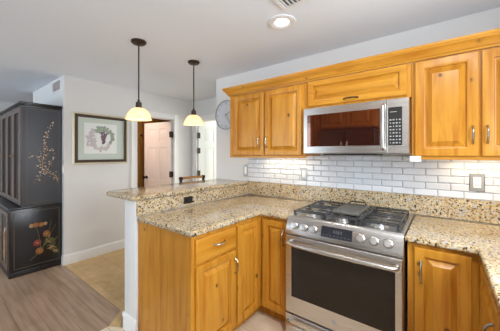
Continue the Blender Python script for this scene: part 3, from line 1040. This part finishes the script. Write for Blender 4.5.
# wall vent over the black cabinet
t = thing('wall_vent', (-3.07, -1.29, 2.2), 'small white wall vent high above the black cabinet', 'vent')
m = MB()
a0, a1, c0, c1 = -3.24, -2.89, 2.195, 2.352
for q in ((a0, a1, c0, c0 + .02), (a0, a1, c1 - .02, c1), (a0, a0 + .025, c0 + .02, c1 - .02), (a1 - .025, a1, c0 + .02, c1 - .02)):
    m.box(q[0], q[1], -1.30, -1.2902, q[2], q[3], .001, 1)
build('frame', m, M['vent_white'], t)
build('duct', MB().box(a0 + .02, a1 - .02, -1.2935, -1.2903, c0 + .015, c1 - .015), M['vent_red'], t)
for i in range(5):
    build('slat', MB().box(a0 + .025, a1 - .025, -.006, .006, -.001, .001, mtx=Matrix.Translation((0, -1.299, c0 + .036 + i * .021)) @ Matrix.Rotation(R(-8), 4, 'X')), M['vent_white'], t)

# ------------------------------------------------------------------ framed picture
t = thing('framed_picture', (XL, -.85, 1.24), 'framed grape print with green mat hanging on the pale wall', 'picture')
y0, y1, z0, z1 = -1.205, -.497, 1.250, 1.930
m = MB()
fw = .024
for a, b_, c_, d_ in ((y0, y1, z0, z0 + fw), (y0, y1, z1 - fw, z1), (y0, y0 + fw, z0 + fw, z1 - fw), (y1 - fw, y1, z0 + fw, z1 - fw)):
    m.rings('right', XL + .001, a, b_, c_, d_, [(0, .02), (.005, .026)])
build('gold_frame', m, M['frame_gold'], t)['label'] = 'pale gold outer frame'
m = MB()
i0, i1, k0, k1, f2 = y0 + fw, y1 - fw, z0 + fw, z1 - fw, .036
for a, b_, c_, d_ in ((i0, i1, k0, k0 + f2), (i0, i1, k1 - f2, k1), (i0, i0 + f2, k0 + f2, k1 - f2), (i1 - f2, i1, k0 + f2, k1 - f2)):
    m.rings('right', XL + .001, a, b_, c_, d_, [(0, .022), (.008, .02)])
build('inner_frame', m, M['frame_dark'], t)['label'] = 'dark brown inner frame'
build('mat_board', MB().box(XL + .001, XL + .008, i0 + f2 - .004, i1 - f2 + .004, k0 + f2 - .004, k1 - f2 + .004), M['mat_green'], t)
pc_y, pc_z = -.864, 1.598
prn = build('print', MB().box(XL + .008, XL + .0095, pc_y - .208, pc_y + .208, pc_z - .205, pc_z + .205), M['paper'], t)
m = MB()
rnd = random.Random(3)
def dot(y, z, r, mat, sx=1.0, rot=0.0):
    m.disc((XL + .0095 + rnd.random() * .0008, y, z), r, (1, 0, 0), mat, 9, .0006, sx, 1.0, rot)
for i in range(70):   # loose wreath of leaves
    a = 2 * math.pi * i / 46 + rnd.uniform(-.05, .05)
    dot(pc_y + .160 * math.cos(a) * rnd.uniform(.72, 1.08), pc_z + .150 * math.sin(a) * rnd.uniform(.72, 1.08), rnd.uniform(.010, .020), 1 if math.sin(a) > -.2 and math.cos(a) > -.6 else 2, 1.8, rnd.uniform(0, 3))
for i in range(60):   # bunch of grapes
    r_ = i / 60
    dot(pc_y + .03 + rnd.uniform(-1, 1) * .05 * (1 - r_ * .8), pc_z + .09 - r_ * .16, .011, 0)
for i in range(30):
    dot(pc_y - .12 + rnd.uniform(-.05, .05), pc_z - .02 + rnd.uniform(-.09, .06), .012, 2, 1.5, rnd.uniform(0, 3))
build('grape_drawing', m, [M['grape'], M['leaf_ink'], M['mauve']], prn)

# ------------------------------------------------------------------ wall clock
cx, cz, cr_ = -1.247, 1.885, .186
t = thing('wall_clock', (cx, -.001, cz - cr_), 'round silver grey wall clock half hidden behind the left wall cabinet', 'clock')
build('rim', MB().lathe([(cr_ - .012, .004), (cr_ - .006, .018), (cr_, .016), (cr_, .004)], (cx, -.001, cz), (0, -1, 0), 48, closed=False), M['clock_glass'], t)
build('face', MB().lathe([(cr_ - .004, 0), (cr_ - .004, .006), (cr_ - .03, .009), (0, .009)], (cx, -.001, cz), (0, -1, 0), 48), M['clock_face'], t)
for i in range(12):
    a = i * math.pi / 6
    mk = MB().box(-.005, .005, -.0115, -.009, cr_ * .72, cr_ * (.86 if i % 3 else .92), mtx=Matrix.Translation((cx, -.001, cz)) @ Matrix.Rotation(a, 4, 'Y'))
    build('hour_mark', mk, M['clock_mark'], t)
for a, L in ((1.1, .10), (2.6, .13)):
    build('hand', MB().box(-.004, .004, -.014, -.0115, -.02, L, mtx=Matrix.Translation((cx, -.001, cz)) @ Matrix.Rotation(a, 4, 'Y')), M['clock_mark'], t)

# ------------------------------------------------------------------ black lacquer cabinet
t = thing('lacquer_cabinet', (-3.6, -1.52, 0), 'tall black lacquer cabinet with painted gold blossoms and flowers', 'cabinet')
SX, LX = -2.86, -4.35
YB = -1.296
build('lower_body', MB().box(LX, SX, -1.776, YB, .0, .765, .004), M['lacquer_black'], t)
build('plinth', MB().box(LX - .004, SX + .004, -1.782, YB, .0, .055, .003), M['lacquer_black'], t)
build('waist_molding', MB().box(LX - .004, SX + .006, -1.783, YB, .752, .778, .006), M['lacquer_black'], t)
build('upper_body', MB().box(LX + .01, SX - .006, -1.668, YB, .778, 1.95, .003), M['lacquer'], t)
cor = MB()
for k_, (e, za, zb) in enumerate(((.004, 1.935, 1.953), (.014, 1.953, 1.966), (.026, 1.966, 1.985))):
    cor.box(LX - e + .01, SX - .006 + e, -1.668 - e, YB, za, zb, .003)
build('cornice', cor, M['lacquer_black'], t)
nd = 4
wdt = (SX - LX - .03) / nd
for i in range(nd):
    a, b_ = LX + .018 + i * wdt, LX + .018 + (i + 1) * wdt - .006
    d = build('upper_door', MB().rings('front', -1.668, a, b_, .80, 1.925, [(0, .018), (.004, .022), (.058, .022), (.062, .004)], mat=0, cap_mat=1), [M['lacquer_brown'], M['door_panel_dark']], t)
    build('door_pull', MB().lathe([(.014, 0), (.014, .004), (.006, .006), (.006, .016), (.012, .022), (0, .028)], (b_ - .04 if i % 2 == 0 else a + .04, -1.690, 1.36), (0, -1, 0), 14), M['gold'], d)
    d = build('lower_door', MB().rings('front', -1.776, a, b_, .08, .735, [(0, .014), (.004, .018), (.05, .018), (.055, .010)], mat=0, cap_mat=1), [M['lacquer_brown'], M['door_panel_dark']], t)
    q = MB()
    for k_ in range(14):
        fx, fz = (a + b_) / 2 + rnd.uniform(-.08, .08), .35 + rnd.uniform(-.15, .2)
        q.disc((fx, -1.7862, fz), rnd.uniform(.012, .03), (0, -1, 0), k_ % 3, 8, .001)
        q.tube([((a + b_) / 2, -1.7862, .14), ((a + b_) / 2 * .4 + fx * .6, -1.7862, .14 * .5 + fz * .5), (fx, -1.7862, fz)], .0022, 6, 1)
    build('painted_flowers', q, [M['orange_paint'], M['gold'], M['blossom']], d)
# painted decoration on the right side
def line_rect(m, x, y0, y1, z0, z1, w_=.004, mat=0):
    for a, b_, c_, d_ in ((y0, y1, z0, z0 + w_), (y0, y1, z1 - w_, z1), (y0, y0 + w_, z0, z1), (y1 - w_, y1, z0, z1)):
        m.box(x, x + .0008, a, b_, c_, d_, mat=mat)
m = MB()
line_rect(m, SX - .006, -1.63, -1.322, .82, 1.915)
line_rect(m, SX, -1.74, -1.322, .085, .72)
build('painted_line', m, M['line_paint'], t)
m = MB()
xs = SX - .0058
br = [[(-1.398, 1.772), (-1.428, 1.683), (-1.457, 1.582), (-1.477, 1.472), (-1.467, 1.411), (-1.486, 1.314), (-1.486, 1.216), (-1.438, 1.165), (-1.358, 1.123), (-1.335, 1.045)],
      [(-1.486, 1.314), (-1.543, 1.374), (-1.60, 1.363)], [(-1.486, 1.216), (-1.552, 1.255)], [(-1.438, 1.165), (-1.418, 1.275), (-1.358, 1.349)],
      [(-1.467, 1.435), (-1.378, 1.424)], [(-1.486, 1.216), (-1.515, 1.097), (-1.561, 1.077)]]
for k_, path in enumerate(br):
    nn = len(path)
    m.tube([(xs, y, z) for y, z in path], [(.0015 + .006 * (i / (nn - 1)) ** 2 if k_ == 0 else .002) for i in range(nn)], 6, mat=0)
for path in br:
    for (ya, za), (yb, zb) in zip(path[:-1], path[1:]):
        L = math.hypot(yb - ya, zb - za)
        for i in range(int(L / .012)):
            s = rnd.random()
            m.disc((xs + .002, ya + (yb - ya) * s + rnd.gauss(0, .020), za + (zb - za) * s + rnd.gauss(0, .020)), rnd.uniform(.004, .009), (1, 0, 0), rnd.choice((0, 1, 1)), 7, .0008)
build('blossom_painting', m, [M['gold'], M['blossom']], t)
m = MB()
xs = SX
for y, z, r_, mt in ((-1.55, .55, .026, 1), (-1.448, .425, .034, 1), (-1.535, .335, .036, 0), (-1.515, .235, .036, 1), (-1.50, .545, .025, 1), (-1.59, .548, .02, 2), (-1.46, .55, .018, 2)):
    for k_ in range(9):
        a = k_ * 2 * math.pi / 9
        m.disc((xs + .0004 * (k_ % 3), y + r_ * .55 * math.cos(a), z + r_ * .6 * math.sin(a)), r_ * .55, (1, 0, 0), mt, 8, .0008)
    m.disc((xs + .0012, y, z), r_ * .3, (1, 0, 0), 2, 8, .0008)
for k_ in range(46):
    a = rnd.uniform(-.6, 1.5)
    L = rnd.uniform(.04, .17)
    y, z = -1.46 + L * math.cos(a) * .85, .25 + L * math.sin(a)
    m.disc((xs + rnd.random() * .001, min(y, -1.34), z), .016, (1, 0, 0), 3 if k_ % 3 else 2, 8, .0006, 1.7, .35, rnd.uniform(0, 3))
for path in ([(-1.55, .55), (-1.52, .42), (-1.50, .25)], [(-1.40, .58), (-1.43, .45), (-1.48, .28)], [(-1.36, .52), (-1.42, .38), (-1.49, .26)], [(-1.60, .15), (-1.54, .2), (-1.50, .25)]):
    m.tube([(xs, y, z) for y, z in path], .003, 6, mat=3)
build('flower_painting', m, [M['red_paint'], M['orange_paint'], M['gold'], M['green_paint']], t)

# ------------------------------------------------------------------ bar stool beyond the raised bar
t = thing('bar_stool', (-1.57, -.12, 0), 'bar stool with pale wood back rail and dark posts behind the bar', 'bar stool')
yy0, yy1 = -.325, .06
sx0, sx1 = -1.75, -1.36
build('seat', MB().box(sx0 + .01, sx1, yy0 + .01, yy1 - .01, .735, .785, .018, 3), M['leather'], t)
for (x, y) in ((sx0, yy0), (sx0, yy1), (sx1 - .02, yy0), (sx1 - .02, yy1)):
    zt = 1.08 if x == sx0 else .735
    build('leg', MB().box(x - .013, x + .013, y - .013, y + .013, 0, zt, .003), M['stool_metal'], t)
for z, (a, b_) in ((.28, ((sx0, yy0), (sx0, yy1))), (.28, ((sx1 - .02, yy0), (sx1 - .02, yy1))), (.22, ((sx0, yy0), (sx1 - .02, yy0))), (.22, ((sx0, yy1), (sx1 - .02, yy1)))):
    build('stretcher', MB().tube([(a[0], a[1], z), (b_[0], b_[1], z)], .009, 8), M['stool_metal'], t)
for x, y in ((sx0 - .002, yy0), (sx0 - .002, yy1)):
    build('post_cap', MB().box(x - .018, x + .022, y - .018, y + .018, 1.046, 1.088, .004), M['stool_metal'], t)
b = bmesh.new()
m = MB()
N = 10
for i in range(N):
    pass
pts = [(sx0 - .002 - .02 * math.sin(math.pi * i / N), yy0 + .02 + (yy1 - yy0 - .04) * i / N) for i in range(N + 1)]
b.free()
poly = [(x - .010, y) for x, y in pts] + [(x + .010, y) for x, y in reversed(pts)]
m.prism(poly, 1.052, 1.084, .004, 2)
br_ = build('back_rail', m, M['stool_wood'], t)
br_['label'] = 'pale wood back rail'

# ------------------------------------------------------------------ refrigerator and pantry facing the range (seen mirrored in the microwave door)
t = thing('refrigerator', (-.35, -3.05, 0), 'stainless refrigerator facing the range, mirrored in the microwave door', 'refrigerator')
fx0, fx1 = -.80, .10
build('body', MB().box(fx0 + .005, fx1 - .005, -3.42, -2.77, .02, 1.80, .004), M['black'], t)
mid = (fx0 + fx1) / 2
for a, b_, hx in ((fx0, mid - .003, mid - .045), (mid + .003, fx1, mid + .045)):
    d = build('door', MB().rings('back', -2.77, a, b_, .62, 1.80, [(0, .05), (.008, .062)]), M['steel_dark'], t)
    build('handle', MB().tube([(hx, -2.708, .78), (hx, -2.66, .80), (hx, -2.65, 1.2), (hx, -2.66, 1.58), (hx, -2.708, 1.60)], .012, 10), M['steel_z'], d)
d = build('freezer_drawer', MB().rings('back', -2.77, fx0, fx1, .06, .61, [(0, .05), (.008, .062)]), M['steel_dark'], t)
build('handle', MB().tube([(fx0 + .1, -2.708, .52), (fx0 + .12, -2.65, .52), (fx1 - .12, -2.65, .52), (fx1 - .1, -2.708, .52)], .012, 10), M['steel_z'], d)
t = thing('wall_cabinet', (-.35, -3.1, 1.83), 'pine cabinet over the refrigerator, mirrored in the microwave door', 'wall cabinet')
build('body', MB().box(fx0, fx1, -3.42, -2.80, 1.83, 2.20, .002, 1), M['pine'], t)
for a, b_ in ((fx0 + .02, mid - .005), (mid + .005, fx1 - .02)):
    cab_door('door', 'back', -2.80, a, b_, 1.85, 2.18, t)
t = thing('pantry_cabinet', (-.9, -3.1, 0), 'tall narrow pine cabinet left of the mirrored refrigerator', 'pantry')
build('body', MB().box(-1.0, -.81, -3.42, -2.80, .0, 2.20, .002, 1), M['pine'], t)
cab_door('door', 'back', -2.80, -.99, -.82, .12, 2.18, t, .04)
